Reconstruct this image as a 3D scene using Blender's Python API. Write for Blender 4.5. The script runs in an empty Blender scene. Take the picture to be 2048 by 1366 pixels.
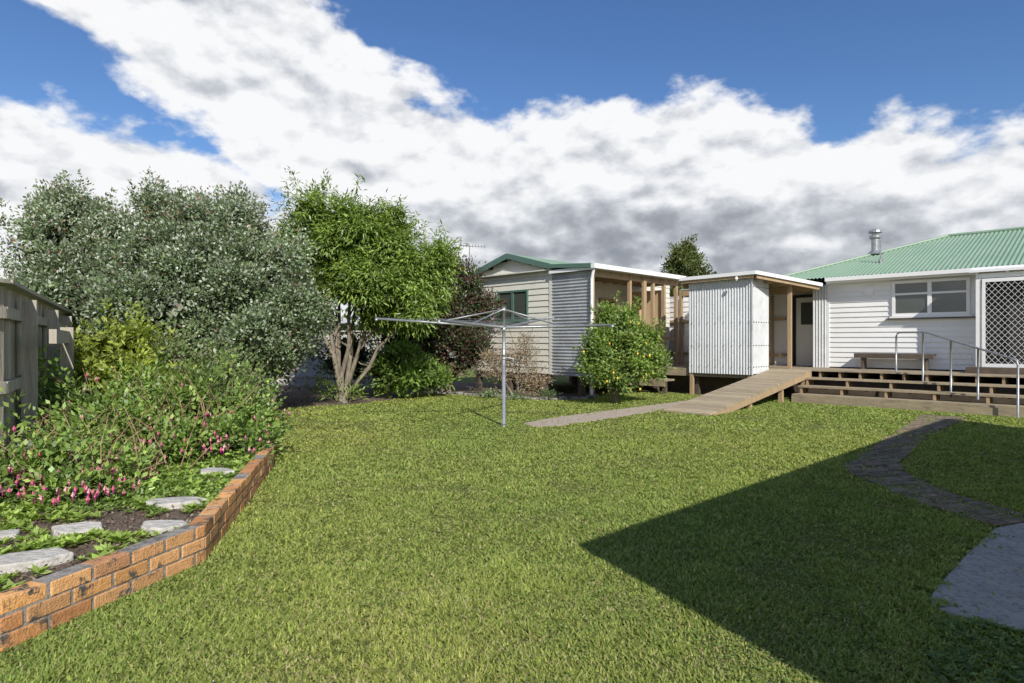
import bpy, math, random
import numpy as np
from mathutils import Vector, Matrix
random.seed(7); rng=np.random.default_rng(7)
scene=bpy.context.scene
scene.view_settings.view_transform='Standard'
scene.view_settings.look='None'
scene.view_settings.exposure=0
V=Vector
# ------------------------------------------------------------ materials
def newmat(name):
    m=bpy.data.materials.new(name); m.use_nodes=True
    nt=m.node_tree; nt.nodes.clear()
    out=nt.nodes.new('ShaderNodeOutputMaterial')
    return m,nt,out
def N(nt,t,**k):
    n=nt.nodes.new(t)
    for a,b in k.items():
        if hasattr(n,a): setattr(n,a,b)
    return n
def c4(c): return (c[0],c[1],c[2],1)
def surf(name,col,col2=None,scale=5,rough=.7,metal=0,bump=0,bscale=None,stretch=(1,1,1),attr=False,dirt=None,dirtscale=3,dirtrange=(.5,.7),spec=.5):
    m,nt,out=newmat(name); L=nt.links.new
    p=N(nt,'ShaderNodeBsdfPrincipled'); L(p.outputs[0],out.inputs[0])
    p.inputs['Roughness'].default_value=rough; p.inputs['Metallic'].default_value=metal
    p.inputs['Specular IOR Level'].default_value=spec
    tc=N(nt,'ShaderNodeTexCoord'); mp=N(nt,'ShaderNodeMapping'); L(tc.outputs['Object'],mp.inputs[0])
    mp.inputs['Scale'].default_value=stretch
    no=N(nt,'ShaderNodeTexNoise'); L(mp.outputs[0],no.inputs['Vector'])
    no.inputs['Scale'].default_value=scale; no.inputs['Detail'].default_value=8; no.inputs['Roughness'].default_value=.65
    mx=N(nt,'ShaderNodeMix',data_type='RGBA')
    cr=N(nt,'ShaderNodeMapRange'); L(no.outputs[0],cr.inputs[0]); cr.inputs[1].default_value=.35; cr.inputs[2].default_value=.65
    L(cr.outputs[0],mx.inputs[0])
    mx.inputs[6].default_value=c4(col); mx.inputs[7].default_value=c4(col2 or col)
    src=mx.outputs[2]
    if attr:
        at=N(nt,'ShaderNodeAttribute',attribute_name='Col')
        mu=N(nt,'ShaderNodeMix',data_type='RGBA',blend_type='MULTIPLY'); mu.inputs[0].default_value=1
        L(src,mu.inputs[6]); L(at.outputs[0],mu.inputs[7]); src=mu.outputs[2]
    if dirt:
        n2=N(nt,'ShaderNodeTexNoise'); L(tc.outputs['Object'],n2.inputs['Vector']); n2.inputs['Scale'].default_value=dirtscale; n2.inputs['Detail'].default_value=10; n2.inputs['Roughness'].default_value=.75
        r2=N(nt,'ShaderNodeMapRange'); L(n2.outputs[0],r2.inputs[0]); r2.inputs[1].default_value=dirtrange[0]; r2.inputs[2].default_value=dirtrange[1]
        m2=N(nt,'ShaderNodeMix',data_type='RGBA'); L(r2.outputs[0],m2.inputs[0]); L(src,m2.inputs[6]); m2.inputs[7].default_value=c4(dirt); src=m2.outputs[2]
    L(src,p.inputs['Base Color'])
    if bump:
        b=N(nt,'ShaderNodeBump'); b.inputs['Strength'].default_value=bump; b.inputs['Distance'].default_value=.02
        n3=N(nt,'ShaderNodeTexNoise'); L(mp.outputs[0],n3.inputs['Vector']); n3.inputs['Scale'].default_value=bscale or scale*4; n3.inputs['Detail'].default_value=8
        L(n3.outputs[0],b.inputs['Height']); L(b.outputs[0],p.inputs['Normal'])
    return m
def leafmat(name,trans=.35,gloss=0,rough=.4,back=None):
    m,nt,out=newmat(name); L=nt.links.new
    at=N(nt,'ShaderNodeAttribute',attribute_name='Col')
    src=at.outputs[0]
    if back:
        g=N(nt,'ShaderNodeNewGeometry'); mb=N(nt,'ShaderNodeMix',data_type='RGBA'); L(g.outputs['Backfacing'],mb.inputs[0]); L(src,mb.inputs[6]); mb.inputs[7].default_value=c4(back); src=mb.outputs[2]
    p=N(nt,'ShaderNodeBsdfDiffuse'); L(src,p.inputs[0])
    t=N(nt,'ShaderNodeBsdfTranslucent')
    mu=N(nt,'ShaderNodeMix',data_type='RGBA',blend_type='MULTIPLY'); mu.inputs[0].default_value=1; L(src,mu.inputs[6]); mu.inputs[7].default_value=(1.25,1.3,.55,1); L(mu.outputs[2],t.inputs[0])
    ms=N(nt,'ShaderNodeMixShader'); ms.inputs[0].default_value=trans
    L(p.outputs[0],ms.inputs[1]); L(t.outputs[0],ms.inputs[2])
    last=ms.outputs[0]
    if gloss:
        gl=N(nt,'ShaderNodeBsdfGlossy'); gl.inputs['Roughness'].default_value=rough; gl.inputs[0].default_value=(.9,.92,.95,1)
        m3=N(nt,'ShaderNodeMixShader'); m3.inputs[0].default_value=gloss; L(last,m3.inputs[1]); L(gl.outputs[0],m3.inputs[2]); last=m3.outputs[0]
    L(last,out.inputs[0])
    return m
M={}
M['white']=surf('white_paint',(.85,.85,.84),(.80,.80,.78),scale=1.2,rough=.55,dirt=(.6,.59,.55),dirtscale=2.5,dirtrange=(.58,.9))
M['cream']=surf('cream_paint',(.70,.68,.60),(.64,.62,.54),scale=1.5,rough=.6,dirt=(.45,.43,.36),dirtscale=3,dirtrange=(.58,.9))
M['whitetrim']=surf('white_trim',(.84,.84,.83),(.80,.80,.79),scale=4,rough=.45)
M['greenroof']=surf('green_roof_paint',(.205,.315,.215),(.245,.355,.255),scale=1.5,rough=.5,dirt=(.28,.35,.28),dirtscale=4,dirtrange=(.5,.75))
M['greentrim']=surf('green_trim',(.08,.15,.12),(.09,.17,.135),scale=4,rough=.45)
M['zinc']=surf('galvanised_sheet',(.57,.59,.61),(.42,.44,.46),scale=2,rough=.42,metal=.45,dirt=(.36,.36,.35),dirtscale=5,dirtrange=(.5,.8))
M['greysheet']=surf('weathered_sheet',(.66,.68,.685),(.54,.56,.57),scale=1.5,rough=.55,metal=.05,dirt=(.36,.36,.35),dirtscale=3,dirtrange=(.5,.85),stretch=(1,1,.3))
M['timber']=surf('timber_new',(.44,.32,.19),(.34,.24,.14),scale=3,rough=.75,bump=.3,stretch=(4,4,.6))
M['ply']=surf('plywood',(.58,.43,.26),(.50,.36,.21),scale=3,rough=.75,stretch=(3,3,.6))
M['deck']=surf('deck_timber',(.38,.31,.21),(.26,.21,.145),scale=2.5,rough=.8,bump=.4,stretch=(1,6,6),attr=True,dirt=(.15,.13,.095),dirtscale=5,dirtrange=(.52,.8))
M['ramp']=surf('ramp_timber',(.42,.34,.23),(.31,.25,.17),scale=2.5,rough=.8,bump=.4,stretch=(1,6,6),attr=True,dirt=(.19,.16,.12),dirtscale=5,dirtrange=(.55,.85))
M['oldwood']=surf('weathered_fence_timber',(.48,.44,.36),(.34,.31,.25),scale=3,rough=.9,bump=.5,stretch=(6,6,.7),attr=True,dirt=(.18,.17,.13),dirtscale=3,dirtrange=(.58,.85))
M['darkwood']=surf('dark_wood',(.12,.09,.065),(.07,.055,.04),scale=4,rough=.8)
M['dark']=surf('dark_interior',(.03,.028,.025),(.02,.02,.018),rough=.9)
M['steel']=surf('galvanised_tube',(.42,.43,.44),(.30,.31,.32),scale=12,rough=.45,metal=.6)
M['bark']=surf('bark',(.30,.26,.20),(.15,.125,.09),scale=6,rough=.95,bump=.8,stretch=(3,3,1))
M['soil']=surf('soil_mulch',(.16,.11,.08),(.07,.05,.035),scale=14,rough=1,bump=1,bscale=40,dirt=(.24,.19,.15),dirtscale=45,dirtrange=(.52,.62))
M['lawn']=surf('lawn_ground',(.21,.25,.07),(.155,.185,.053),scale=2.2,rough=1,bump=1,bscale=60,dirt=(.14,.145,.055),dirtscale=25,dirtrange=(.45,.6),spec=.1)
M['brick']=surf('orange_brick',(1,1,1),(.80,.75,.68),scale=25,rough=.9,bump=.5,bscale=90,attr=True,dirt=(.085,.08,.07),dirtscale=9,dirtrange=(.54,.61))
M['mortar']=surf('mortar',(.36,.33,.30),(.22,.21,.19),scale=20,rough=1,bump=.5,dirt=(.08,.08,.07),dirtscale=8,dirtrange=(.48,.62))
M['concrete']=surf('concrete',(.46,.44,.41),(.36,.35,.325),scale=6,rough=.95,bump=.6,bscale=120,dirt=(.22,.215,.195),dirtscale=30,dirtrange=(.5,.62))
M['pathbrown']=surf('pebble_path',(.50,.41,.33),(.36,.29,.23),scale=30,rough=.95,bump=.6,bscale=80,dirt=(.25,.25,.12),dirtscale=6,dirtrange=(.52,.7))
M['pathbrick']=surf('worn_path_paving',(.27,.205,.16),(.15,.12,.10),scale=11,rough=.95,bump=.8,attr=True,dirt=(.12,.125,.05),dirtscale=5,dirtrange=(.46,.60))
M['stone']=surf('stone_slab',(.58,.55,.50),(.45,.43,.39),scale=5,rough=.95,bump=.9,bscale=25,dirt=(.26,.26,.22),dirtscale=12,dirtrange=(.50,.66))
M['poly']=surf('roof_sheet',(.55,.56,.55),(.42,.42,.41),scale=3,rough=.6)
M['pale']=surf('pale_fence_paint',(.52,.51,.48),(.42,.41,.39),scale=2,rough=.8)
def glassm():
    m,nt,out=newmat('window_glass'); p=N(nt,'ShaderNodeBsdfPrincipled'); nt.links.new(p.outputs[0],out.inputs[0])
    p.inputs['Base Color'].default_value=(.07,.08,.07,1); p.inputs['Roughness'].default_value=.04; p.inputs['Specular IOR Level'].default_value=.9
    return m
M['glass']=glassm()
M['leaf']=leafmat('leaves',.38,.03,.45)
M['feijoa']=leafmat('feijoa_leaves',.18,.04,.45,back=(.33,.37,.27))
M['grass']=leafmat('grass_blades',.3)
M['petal']=leafmat('petals',.3)
# ------------------------------------------------------------ mesh helpers
def empty(name,rotz=0,loc=(0,0,0)):
    e=bpy.data.objects.new(name,None); e.rotation_euler=(0,0,rotz); e.location=loc
    scene.collection.objects.link(e); return e
def link(o,parent=None):
    scene.collection.objects.link(o)
    if parent: o.parent=parent
    return o
class B:
    def __init__(s): s.v=[]; s.f=[]; s.c=[]; s.col=(1,1,1)
    def add(s,vs,fs):
        n=len(s.v); s.v+= [tuple(x) for x in vs]; s.f+=[tuple(i+n for i in f) for f in fs]; s.c+=[s.col]*len(vs)
    def box(s,x0,x1,y0,y1,z0,z1):
        s.add([(x0,y0,z0),(x1,y0,z0),(x1,y1,z0),(x0,y1,z0),(x0,y0,z1),(x1,y0,z1),(x1,y1,z1),(x0,y1,z1)],
              [(0,3,2,1),(4,5,6,7),(0,1,5,4),(1,2,6,5),(2,3,7,6),(3,0,4,7)])
    def beam(s,p,q,w,h,up=(0,0,1)):
        p=V(p);q=V(q);d=(q-p).normalized();u=V(up);sd=d.cross(u).normalized();u=sd.cross(d)
        vs=[]
        for e in (p,q):
            for i,j in ((-1,-1),(1,-1),(1,1),(-1,1)): vs.append(e+sd*(w/2*i)+u*(h/2*j))
        s.add(vs,[(0,1,2,3),(7,6,5,4),(0,4,5,1),(1,5,6,2),(2,6,7,3),(3,7,4,0)])
    def tube(s,pts,rad,n=8):
        pts=[V(p) for p in pts]; k=len(pts)
        if not hasattr(rad,'__len__'): rad=[rad]*k
        vs=[];fs=[]
        for i,p in enumerate(pts):
            d=(pts[min(i+1,k-1)]-pts[max(i-1,0)]).normalized()
            a=V((0,0,1)) if abs(d.z)<.9 else V((1,0,0))
            x=d.cross(a).normalized(); y=d.cross(x)
            for j in range(n):
                t=2*math.pi*j/n; vs.append(p+x*(math.cos(t)*rad[i])+y*(math.sin(t)*rad[i]))
        for i in range(k-1):
            for j in range(n):
                a=i*n+j;b=i*n+(j+1)%n; fs.append((a,b,b+n,a+n))
        fs.append(tuple(range(n))); fs.append(tuple((k-1)*n+j for j in range(n))[::-1])
        s.add(vs,fs)
    def prism(s,poly,z0,z1):
        n=len(poly); z1s=z1 if hasattr(z1,'__len__') else [z1]*n
        z0s=z0 if hasattr(z0,'__len__') else [z0]*n
        vs=[(p[0],p[1],z) for p,z in zip(poly,z0s)]+[(p[0],p[1],z) for p,z in zip(poly,z1s)]
        s.add(vs,[tuple(range(n))[::-1],tuple(range(n,2*n))]+[(i,(i+1)%n,(i+1)%n+n,i+n) for i in range(n)])
    def siding(s,o,al,nr,s0,s1,z0,z1,step,rg=None):
        o=V(o);al=V(al);nr=V(nr); z=z0
        while z<z1-.01:
            zt=min(z+step,z1); a,b=rg(z+step*.5) if rg else (s0,s1)
            if b>a:
                lo=nr*.026; hi=nr*.003
                P=[o+al*a+lo+V((0,0,z)),o+al*b+lo+V((0,0,z)),o+al*b+hi+V((0,0,zt)),o+al*a+hi+V((0,0,zt)),o+al*a+V((0,0,z)),o+al*b+V((0,0,z))]
                s.add(P,[(0,1,2,3),(4,5,1,0)])
            z=zt
    def corr(s,o,al,up,nr,s0,s1,lo,hi,pitch=.076,amp=.009,seg=6):
        o=V(o);al=V(al);up=V(up);nr=V(nr); n=int((s1-s0)/pitch*seg)+1; vs=[];fs=[]
        for i in range(n+1):
            t=s0+(s1-s0)*i/n; w=nr*(amp*math.sin(2*math.pi*(t-s0)/pitch))
            vs.append(o+al*t+up*lo(t)+w); vs.append(o+al*t+up*hi(t)+w)
        for i in range(n): fs.append((2*i,2*i+2,2*i+3,2*i+1))
        s.add(vs,fs)
    def obj(s,name,mat,parent=None,smooth=False,colattr=False,bevel=0):
        me=bpy.data.meshes.new(name); me.from_pydata(s.v,[],s.f); me.update()
        a=me.color_attributes.new('Col','FLOAT_COLOR','POINT')
        a.data.foreach_set('color',np.array([list(c)+[1] for c in s.c],dtype=np.float32).ravel())
        me.materials.append(mat)
        if smooth: me.polygons.foreach_set('use_smooth',[True]*len(me.polygons))
        o=bpy.data.objects.new(name,me)
        if bevel:
            md=o.modifiers.new('bevel','BEVEL'); md.width=bevel; md.segments=2; md.limit_method='ANGLE'
        return link(o,parent)
def npmesh(name,verts,k,cols,mat,parent=None):
    nv=len(verts); nf=nv//k
    me=bpy.data.meshes.new(name); me.vertices.add(nv); me.vertices.foreach_set('co',verts.astype(np.float32).ravel())
    me.loops.add(nv); me.loops.foreach_set('vertex_index',np.arange(nv,dtype=np.int32))
    me.polygons.add(nf); me.polygons.foreach_set('loop_start',np.arange(0,nv,k,dtype=np.int32)); me.polygons.foreach_set('loop_total',np.full(nf,k,dtype=np.int32))
    me.update(calc_edges=True)
    a=me.color_attributes.new('Col','FLOAT_COLOR','POINT')
    cc=np.ones((nf,k,4),dtype=np.float32); cc[:,:,:3]=cols[:,None,:]
    a.data.foreach_set('color',cc.ravel()); me.materials.append(mat)
    return link(bpy.data.objects.new(name,me),parent)
def unit(a): return a/np.maximum(np.linalg.norm(a,axis=1,keepdims=True),1e-6)
def leafverts(c,d,l,w,nrm=None):
    n=len(c)
    r=rng.normal(size=(n,3)) if nrm is None else nrm+rng.normal(size=(n,3))*.45
    s=unit(np.cross(d,r)); f=np.cross(s,d)
    l=np.broadcast_to(l,(n,))[:,None]; w=np.broadcast_to(w,(n,))[:,None]
    b=c-d*l*.5; t=c+d*l*.5-f*l*.08; m=c-d*l*.05+f*l*.05
    return np.stack([b,m+s*w*.5,t,m-s*w*.5],1).reshape(-1,3)
def cols(n,pal,var=.2):
    pal=np.array(pal); i=rng.integers(0,len(pal),n); return pal[i]*(1+rng.normal(size=(n,1))*var).clip(.35,1.9)
def crown(name,ells,ncl,per,l,w,pal,mat,parent,droop=0.,csz=.2,shell=.55,upl=.3,inner=0,innerpal=None,lobes=0,lr=.4,topc=None,var=.16,stray=.04,shoots=0):
    E=np.array(ells,dtype=float)
    base=E.copy()
    if lobes:
        sub=[]
        for e in E:
            for k in range(lobes):
                d=unit(rng.normal(size=(1,3)))[0]; f=rng.uniform(.68,.92); r=rng.uniform(.7,1.3)*lr
                sub.append([*(e[:3]+d*e[3:]*f),*(e[3:]*r)])
        E=np.vstack([E*np.array([1,1,1,.9,.9,.9]),np.array(sub)])
    wt=E[:,3]*E[:,4]+E[:,3]*E[:,5]; wt/=wt.sum()
    lobetone=(1+rng.normal(size=len(E))*.11).clip(.65,1.35)
    i=rng.choice(len(E),ncl,p=wt); D=unit(rng.normal(size=(ncl,3))+np.array([0,-.15,.25]))
    lump=1+.08*np.sin(D[:,0]*7+i)+.07*np.sin(D[:,2]*9+D[:,1]*6+i*2)
    rr=rng.uniform(shell,1.04,ncl)*lump; st_=rng.random(ncl)<stray; rr[st_]*=1.14
    C=E[i,:3]+D*E[i,3:]*rr[:,None]
    tone=(1+rng.normal(size=ncl)*var).clip(.5,1.5)*lobetone[i]
    if shoots:
        # leafy upright shoots breaking the outline
        j=rng.choice(len(base),shoots); ds=unit(rng.normal(size=(shoots,3))*np.array([1,1,.4])+np.array([0,0,.9]))
        p0_=base[j,:3]+ds*base[j,3:]*.95; gd=unit(ds*.6+np.array([0,0,.9])+rng.normal(size=(shoots,3))*.25); ln=rng.uniform(.2,.55,shoots)*min(1,base[:,3].mean()/.6)
        k5=np.linspace(0,1,5); CS=(p0_[:,None,:]+gd[:,None,:]*(ln[:,None]*k5[None,:])[:,:,None]).reshape(-1,3)
        C=np.vstack([C,CS]); D=np.vstack([D,np.repeat(gd,5,0)]); tone=np.concatenate([tone,np.full(len(CS),1.12)])
    nc=len(C); cnt=np.full(nc,per)
    if shoots: cnt[ncl:]=max(4,per//3)
    ci=np.repeat(np.arange(nc),cnt); n=len(ci)
    off=rng.normal(size=(n,3))*csz*.5; off[:,2]*=.8
    if shoots: off[ci>=ncl]*=.42
    c=C[ci]+off
    d=unit(unit(off)*.8+D[ci]*.5+rng.normal(size=(n,3))*.35+np.array([0,0,upl-droop]))
    cl=cols(n,pal,.14)*tone[ci][:,None]
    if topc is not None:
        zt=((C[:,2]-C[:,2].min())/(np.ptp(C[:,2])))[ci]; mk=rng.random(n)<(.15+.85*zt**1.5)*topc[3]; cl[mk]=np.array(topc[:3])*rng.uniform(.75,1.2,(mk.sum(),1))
    v=leafverts(c,d,l*rng.uniform(.65,1.25,n),w*rng.uniform(.7,1.2,n),nrm=D[ci]*.8+np.array([0,-.3,.8]))
    ok=v.reshape(-1,4,3)[:,:,2].min(1)>.02
    v=v.reshape(-1,4,3)[ok].reshape(-1,3); cl=cl[ok]
    npmesh(name,v,4,cl,mat,parent)
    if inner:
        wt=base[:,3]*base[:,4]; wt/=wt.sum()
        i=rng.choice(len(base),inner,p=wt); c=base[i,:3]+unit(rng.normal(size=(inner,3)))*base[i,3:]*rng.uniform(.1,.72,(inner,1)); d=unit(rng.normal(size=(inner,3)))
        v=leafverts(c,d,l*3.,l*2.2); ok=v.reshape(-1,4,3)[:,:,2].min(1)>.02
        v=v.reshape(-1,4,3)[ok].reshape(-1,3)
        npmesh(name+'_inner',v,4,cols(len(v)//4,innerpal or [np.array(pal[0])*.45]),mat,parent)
def branches(name,base,targets,r0,parent,mat,wig=.12,stems=1,bow=.12,n=6,twigs=4):
    b=B(); base=V(base)
    for k,t in enumerate(targets):
        t=V(t); p=[];rr=[]
        off=V((random.uniform(-.08,.08),random.uniform(-.08,.08),0))*stems
        for i in range(n+1):
            s=i/n
            q=(base+off)*(1-s)+t*s
            q.x+= (t.x-base.x)*(bow*math.sin(math.pi*s)); q.y+=(t.y-base.y)*(bow*math.sin(math.pi*s))
            if 0<i<n: q+=V((random.uniform(-wig,wig),random.uniform(-wig,wig),0))*.6
            p.append(q); rr.append(r0*(1-s)**.8*random.uniform(.9,1.1)+.010)
        b.tube(p,rr,8)
        for j in range(twigs):
            i=random.randint(2,n-1); q=p[i]; e=q+V((random.uniform(-.7,.7),random.uniform(-.6,.6),random.uniform(.2,.9)))
            m=(q+e)/2+V((0,0,-.06)); b.tube([q,m,e],[rr[i]*.6,rr[i]*.4,.008],6)
    return b.obj(name,mat,parent,smooth=True)
# ------------------------------------------------------------ world / light / camera
SX,SY=.30,-.954; EL=math.radians(36)
w=bpy.data.worlds.new("World"); scene.world=w; w.use_nodes=True
nt=w.node_tree; nt.nodes.clear(); L=nt.links.new
out=N(nt,'ShaderNodeOutputWorld')
sky=N(nt,'ShaderNodeTexSky'); sky.sky_type='NISHITA'; sky.sun_disc=False; sky.sun_elevation=EL; sky.sun_rotation=math.atan2(SX,SY)
sky.air_density=1.0; sky.dust_density=.1; sky.ozone_density=4.5
hs=N(nt,'ShaderNodeHueSaturation'); hs.inputs['Saturation'].default_value=1.12; hs.inputs['Hue'].default_value=.506; L(sky.outputs[0],hs.inputs['Color'])
def mth(op,a,b=None,c=None,clamp=False):
    n=N(nt,'ShaderNodeMath',operation=op); n.use_clamp=clamp
    for i,x in enumerate((a,b,c)):
        if x is None: continue
        if isinstance(x,(int,float)): n.inputs[i].default_value=x
        else: L(x,n.inputs[i])
    return n.outputs[0]
def mr(x,a,b,c=0,d=1,smooth=True):
    n=N(nt,'ShaderNodeMapRange'); n.interpolation_type='SMOOTHSTEP' if smooth else 'LINEAR'
    L(x,n.inputs[0]); n.inputs[1].default_value=a;n.inputs[2].default_value=b;n.inputs[3].default_value=c;n.inputs[4].default_value=d
    return n.outputs[0]
tc=N(nt,'ShaderNodeTexCoord'); sp=N(nt,'ShaderNodeSeparateXYZ'); L(tc.outputs['Generated'],sp.inputs[0])
x,y,z=sp.outputs
az=mth('ARCTAN2',x,y); hz=mth('SQRT',mth('ADD',mth('MULTIPLY',x,x),mth('MULTIPLY',y,y))); el=mth('ARCTAN2',z,hz)
azn=mr(az,-1.6,1.6,smooth=False)
def curve(pts):
    r=N(nt,'ShaderNodeValToRGB'); L(azn,r.inputs[0]); cr=r.color_ramp
    P=[((a+1.6)/3.2,e) for a,e in pts]
    cr.elements[0].position=P[0][0]; cr.elements[0].color=(P[0][1],)*3+(1,)
    cr.elements[1].position=P[-1][0]; cr.elements[1].color=(P[-1][1],)*3+(1,)
    for p,e in P[1:-1]:
        q=cr.elements.new(p); q.color=(e,e,e,1)
    return mth('ADD',r.outputs[0],0)
T=curve([(-1.5,.9),(-.55,.85),(-.40,.60),(-.327,.50),(-.223,.43),(-.138,.376),(-.051,.348),(.021,.325),(.093,.345),(.217,.36),(.328,.350),(.432,.335),(.469,.285),(.548,.312),(.60,.275),(.686,.255),(.9,.3),(1.5,.5)])
U=curve([(-1.5,.8),(-.8,.50),(-.642,.405),(-.551,.355),(-.484,.308),(-.411,.256),(-.327,.215),(-.25,.17),(-.1,.05),(1.5,.0)])
Lw=curve([(-1.5,.3),(-.9,.27),(-.686,.275),(-.484,.286),(-.411,.24),(-.36,.20),(-.29,.185),(-.2,.22),(-.1,.3),(1.5,.6)])
F=mth('MINIMUM',mth('SUBTRACT',T,el),mth('MAXIMUM',mth('SUBTRACT',Lw,el),mth('SUBTRACT',el,U)))
def noise(dz,scale,detail,rough,dx=0,zs=1.7,dist=0):
    mp=N(nt,'ShaderNodeMapping'); L(tc.outputs['Generated'],mp.inputs[0]); mp.inputs['Scale'].default_value=(1,1,zs); mp.inputs['Location'].default_value=(dx+3.1,1.7,dz)
    n=N(nt,'ShaderNodeTexNoise'); L(mp.outputs[0],n.inputs['Vector']); n.inputs['Scale'].default_value=scale; n.inputs['Detail'].default_value=detail; n.inputs['Roughness'].default_value=rough; n.inputs['Distortion'].default_value=dist
    return n.outputs[0]
n1=noise(0,9,12,.56); ns=noise(0,9,2.5,.5); nsu=noise(.06,9,2.5,.5,dx=.02)
nf1=noise(2,20,8,.52); nfu=noise(2.03,20,8,.52,dx=.010)
nb=noise(4.6,2.6,3,.5)
dens=mth('ADD',mth('ADD',F,mth('MULTIPLY',mth('SUBTRACT',n1,.5),.21)),.012)
dens=mth('ADD',dens,mth('MULTIPLY',mth('SUBTRACT',nf1,.5),.05))
holes=mr(nb,.64,.74,0,.08)
dens=mth('SUBTRACT',dens,holes)
mask=mr(dens,-.006,.032)
relief=mth('SUBTRACT',ns,nsu); rf=mth('SUBTRACT',nf1,nfu)
deep=mr(dens,.03,.16)
lowgrey=mth('MULTIPLY',mr(el,.255,.17),mr(el,.06,.13))
rightish=mr(az,-.35,.05)
g=mth('ADD',mth('ADD',mth('MULTIPLY',relief,.80),mth('MULTIPLY',rf,.75)),1.0)
g=mth('SUBTRACT',g,mth('MULTIPLY',mth('MULTIPLY',mth('MULTIPLY',lowgrey,deep),rightish),.30))
g=mth('SUBTRACT',g,mth('MULTIPLY',mth('MULTIPLY',mr(nb,.42,.62),deep),.12))
g=mth('SUBTRACT',g,mth('MULTIPLY',mr(el,.10,.02),.08))
g=mth('MAXIMUM',mth('MINIMUM',g,1.0),.12)
cr=N(nt,'ShaderNodeValToRGB'); L(g,cr.inputs[0]); e=cr.color_ramp.elements
e[0].position=.1; e[0].color=(.22,.245,.29,1); e[1].position=1; e[1].color=(.95,.955,.97,1)
q=cr.color_ramp.elements.new(.5); q.color=(.36,.385,.43,1)
q=cr.color_ramp.elements.new(.72); q.color=(.57,.60,.65,1)
q=cr.color_ramp.elements.new(.86); q.color=(.78,.80,.835,1)
bg1=N(nt,'ShaderNodeBackground'); bg1.inputs[1].default_value=.125; L(hs.outputs[0],bg1.inputs[0])
bg2=N(nt,'ShaderNodeBackground'); bg2.inputs[1].default_value=1.0; L(cr.outputs[0],bg2.inputs[0])
ms=N(nt,'ShaderNodeMixShader'); L(mask,ms.inputs[0]); L(bg1.outputs[0],ms.inputs[1]); L(bg2.outputs[0],ms.inputs[2]); L(ms.outputs[0],out.inputs[0])
sd=bpy.data.lights.new('sun','SUN'); sd.energy=5.0; sd.angle=math.radians(.5); sd.color=(1,.955,.88)
so=bpy.data.objects.new('sun',sd); link(so)
k=math.cos(EL)/math.hypot(SX,SY); dirv=V((SX*k,SY*k,math.sin(EL)))
so.rotation_euler=dirv.to_track_quat('Z','Y').to_euler(); so.location=(5,-10,20)
cd=bpy.data.cameras.new('camera'); cd.lens=21.97; cd.sensor_width=36; cd.clip_end=3000; cd.clip_start=.05
cam=bpy.data.objects.new('camera',cd); link(cam); cam.location=(0,0,1.45); cam.rotation_euler=(math.pi/2,0,0); scene.camera=cam
# ------------------------------------------------------------ ground
b=B(); b.add([(-600,-600,0),(600,-600,0),(600,600,0),(-600,600,0)],[(0,1,2,3)]); b.obj('lawn_ground',M['lawn'])
bedout=[(-2.85,1.2),(-2.37,2.89),(-2.01,4.1),(-2.74,7.2),(-3.9,8.5),(-5.2,9.4),(-7.9,11.2),(-4.5,5.4),(-4.5,.6),(-2.95,.6)]
bordr=[(-5.6,10.6),(-5.3,12.3),(-4.66,13.7),(-3.6,14.35),(-2.9,15.6),(-2.2,17.2),(-1.5,17.0),(-.3,16.1),(.9,15.3),(1.9,15.6),(2.2,16.5),(-1,22),(-13,22),(-10.5,14.5)]
b=B(); b.prism(bordr,-.05,.006); b.obj('garden_border_soil',M['soil'])
conc=[(3.72,4.81),(3.0,4.15),(2.45,3.62),(2.33,3.48),(2.28,3.38),(2.36,3.26),(2.53,3.06),(3.1,2.5),(10.2,8.9),(9,9.6),(4.4,5.1)]
b=B(); b.prism(conc,-.05,.014); b.obj('concrete_path',M['concrete'])
pl=[(8.10,12.33),(5.28,8.97),(3.86,7.25),(3.70,6.85),(3.62,5.7),(3.77,4.87)]
pr=[(8.7,11.92),(6.48,9.69),(4.62,7.45),(4.36,6.95),(4.18,5.9),(4.3,5.06)]
path=pl+pr[::-1]
gp=empty('garden_path')
b=B(); b.prism(path,-.05,.008); b.obj('path_base',M['soil'],gp)
b=B()
def lerp(p,q,t): return (p[0]+(q[0]-p[0])*t,p[1]+(q[1]-p[1])*t)
for i in range(len(pl)-1):
    ln=math.dist(lerp(pl[i],pr[i],.5),lerp(pl[i+1],pr[i+1],.5)); n=max(1,round(ln/.12))
    for j in range(n):
        a0,a1=(j+.04)/n,(j+.96)/n
        sh0=(j%2)*.16
        cuts=[0,.33-sh0*.6,.66+sh0*.5,1]
        for kk in range(3):
            if random.random()<.03: continue
            e_=random.uniform(-.05,.04) if kk in(0,2) else 0
            c0,c1=cuts[kk]+.015+(e_ if kk==0 else 0),cuts[kk+1]-.01+(e_ if kk==2 else 0)
            l0,l1=lerp(pl[i],pl[i+1],a0),lerp(pl[i],pl[i+1],a1); r0,r1=lerp(pr[i],pr[i+1],a0),lerp(pr[i],pr[i+1],a1)
            g_=random.uniform(.6,1.35); b.col=(g_*random.uniform(.95,1.15),g_*random.uniform(.93,1.02),g_*.95)
            z_=.014+random.uniform(-.004,.004)
            b.prism([lerp(l0,r0,c0),lerp(l0,r0,c1),lerp(l1,r1,c1),lerp(l1,r1,c0)],0,[z_+random.uniform(-.003,.003) for _ in range(4)])
b.obj('pavers',M['pathbrick'],gp)
strip=[(.18,10.98),(.92,12.0),(2.3,13.3),(3.73,14.73),(4.6,15.6),(5.0,15.2),(3.9,13.9),(3.19,13.2),(1.9,11.8),(.74,10.65),(.35,10.6)]
b=B(); b.prism(strip,-.05,.012); b.obj('pebble_path',M['pathbrown'])
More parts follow.
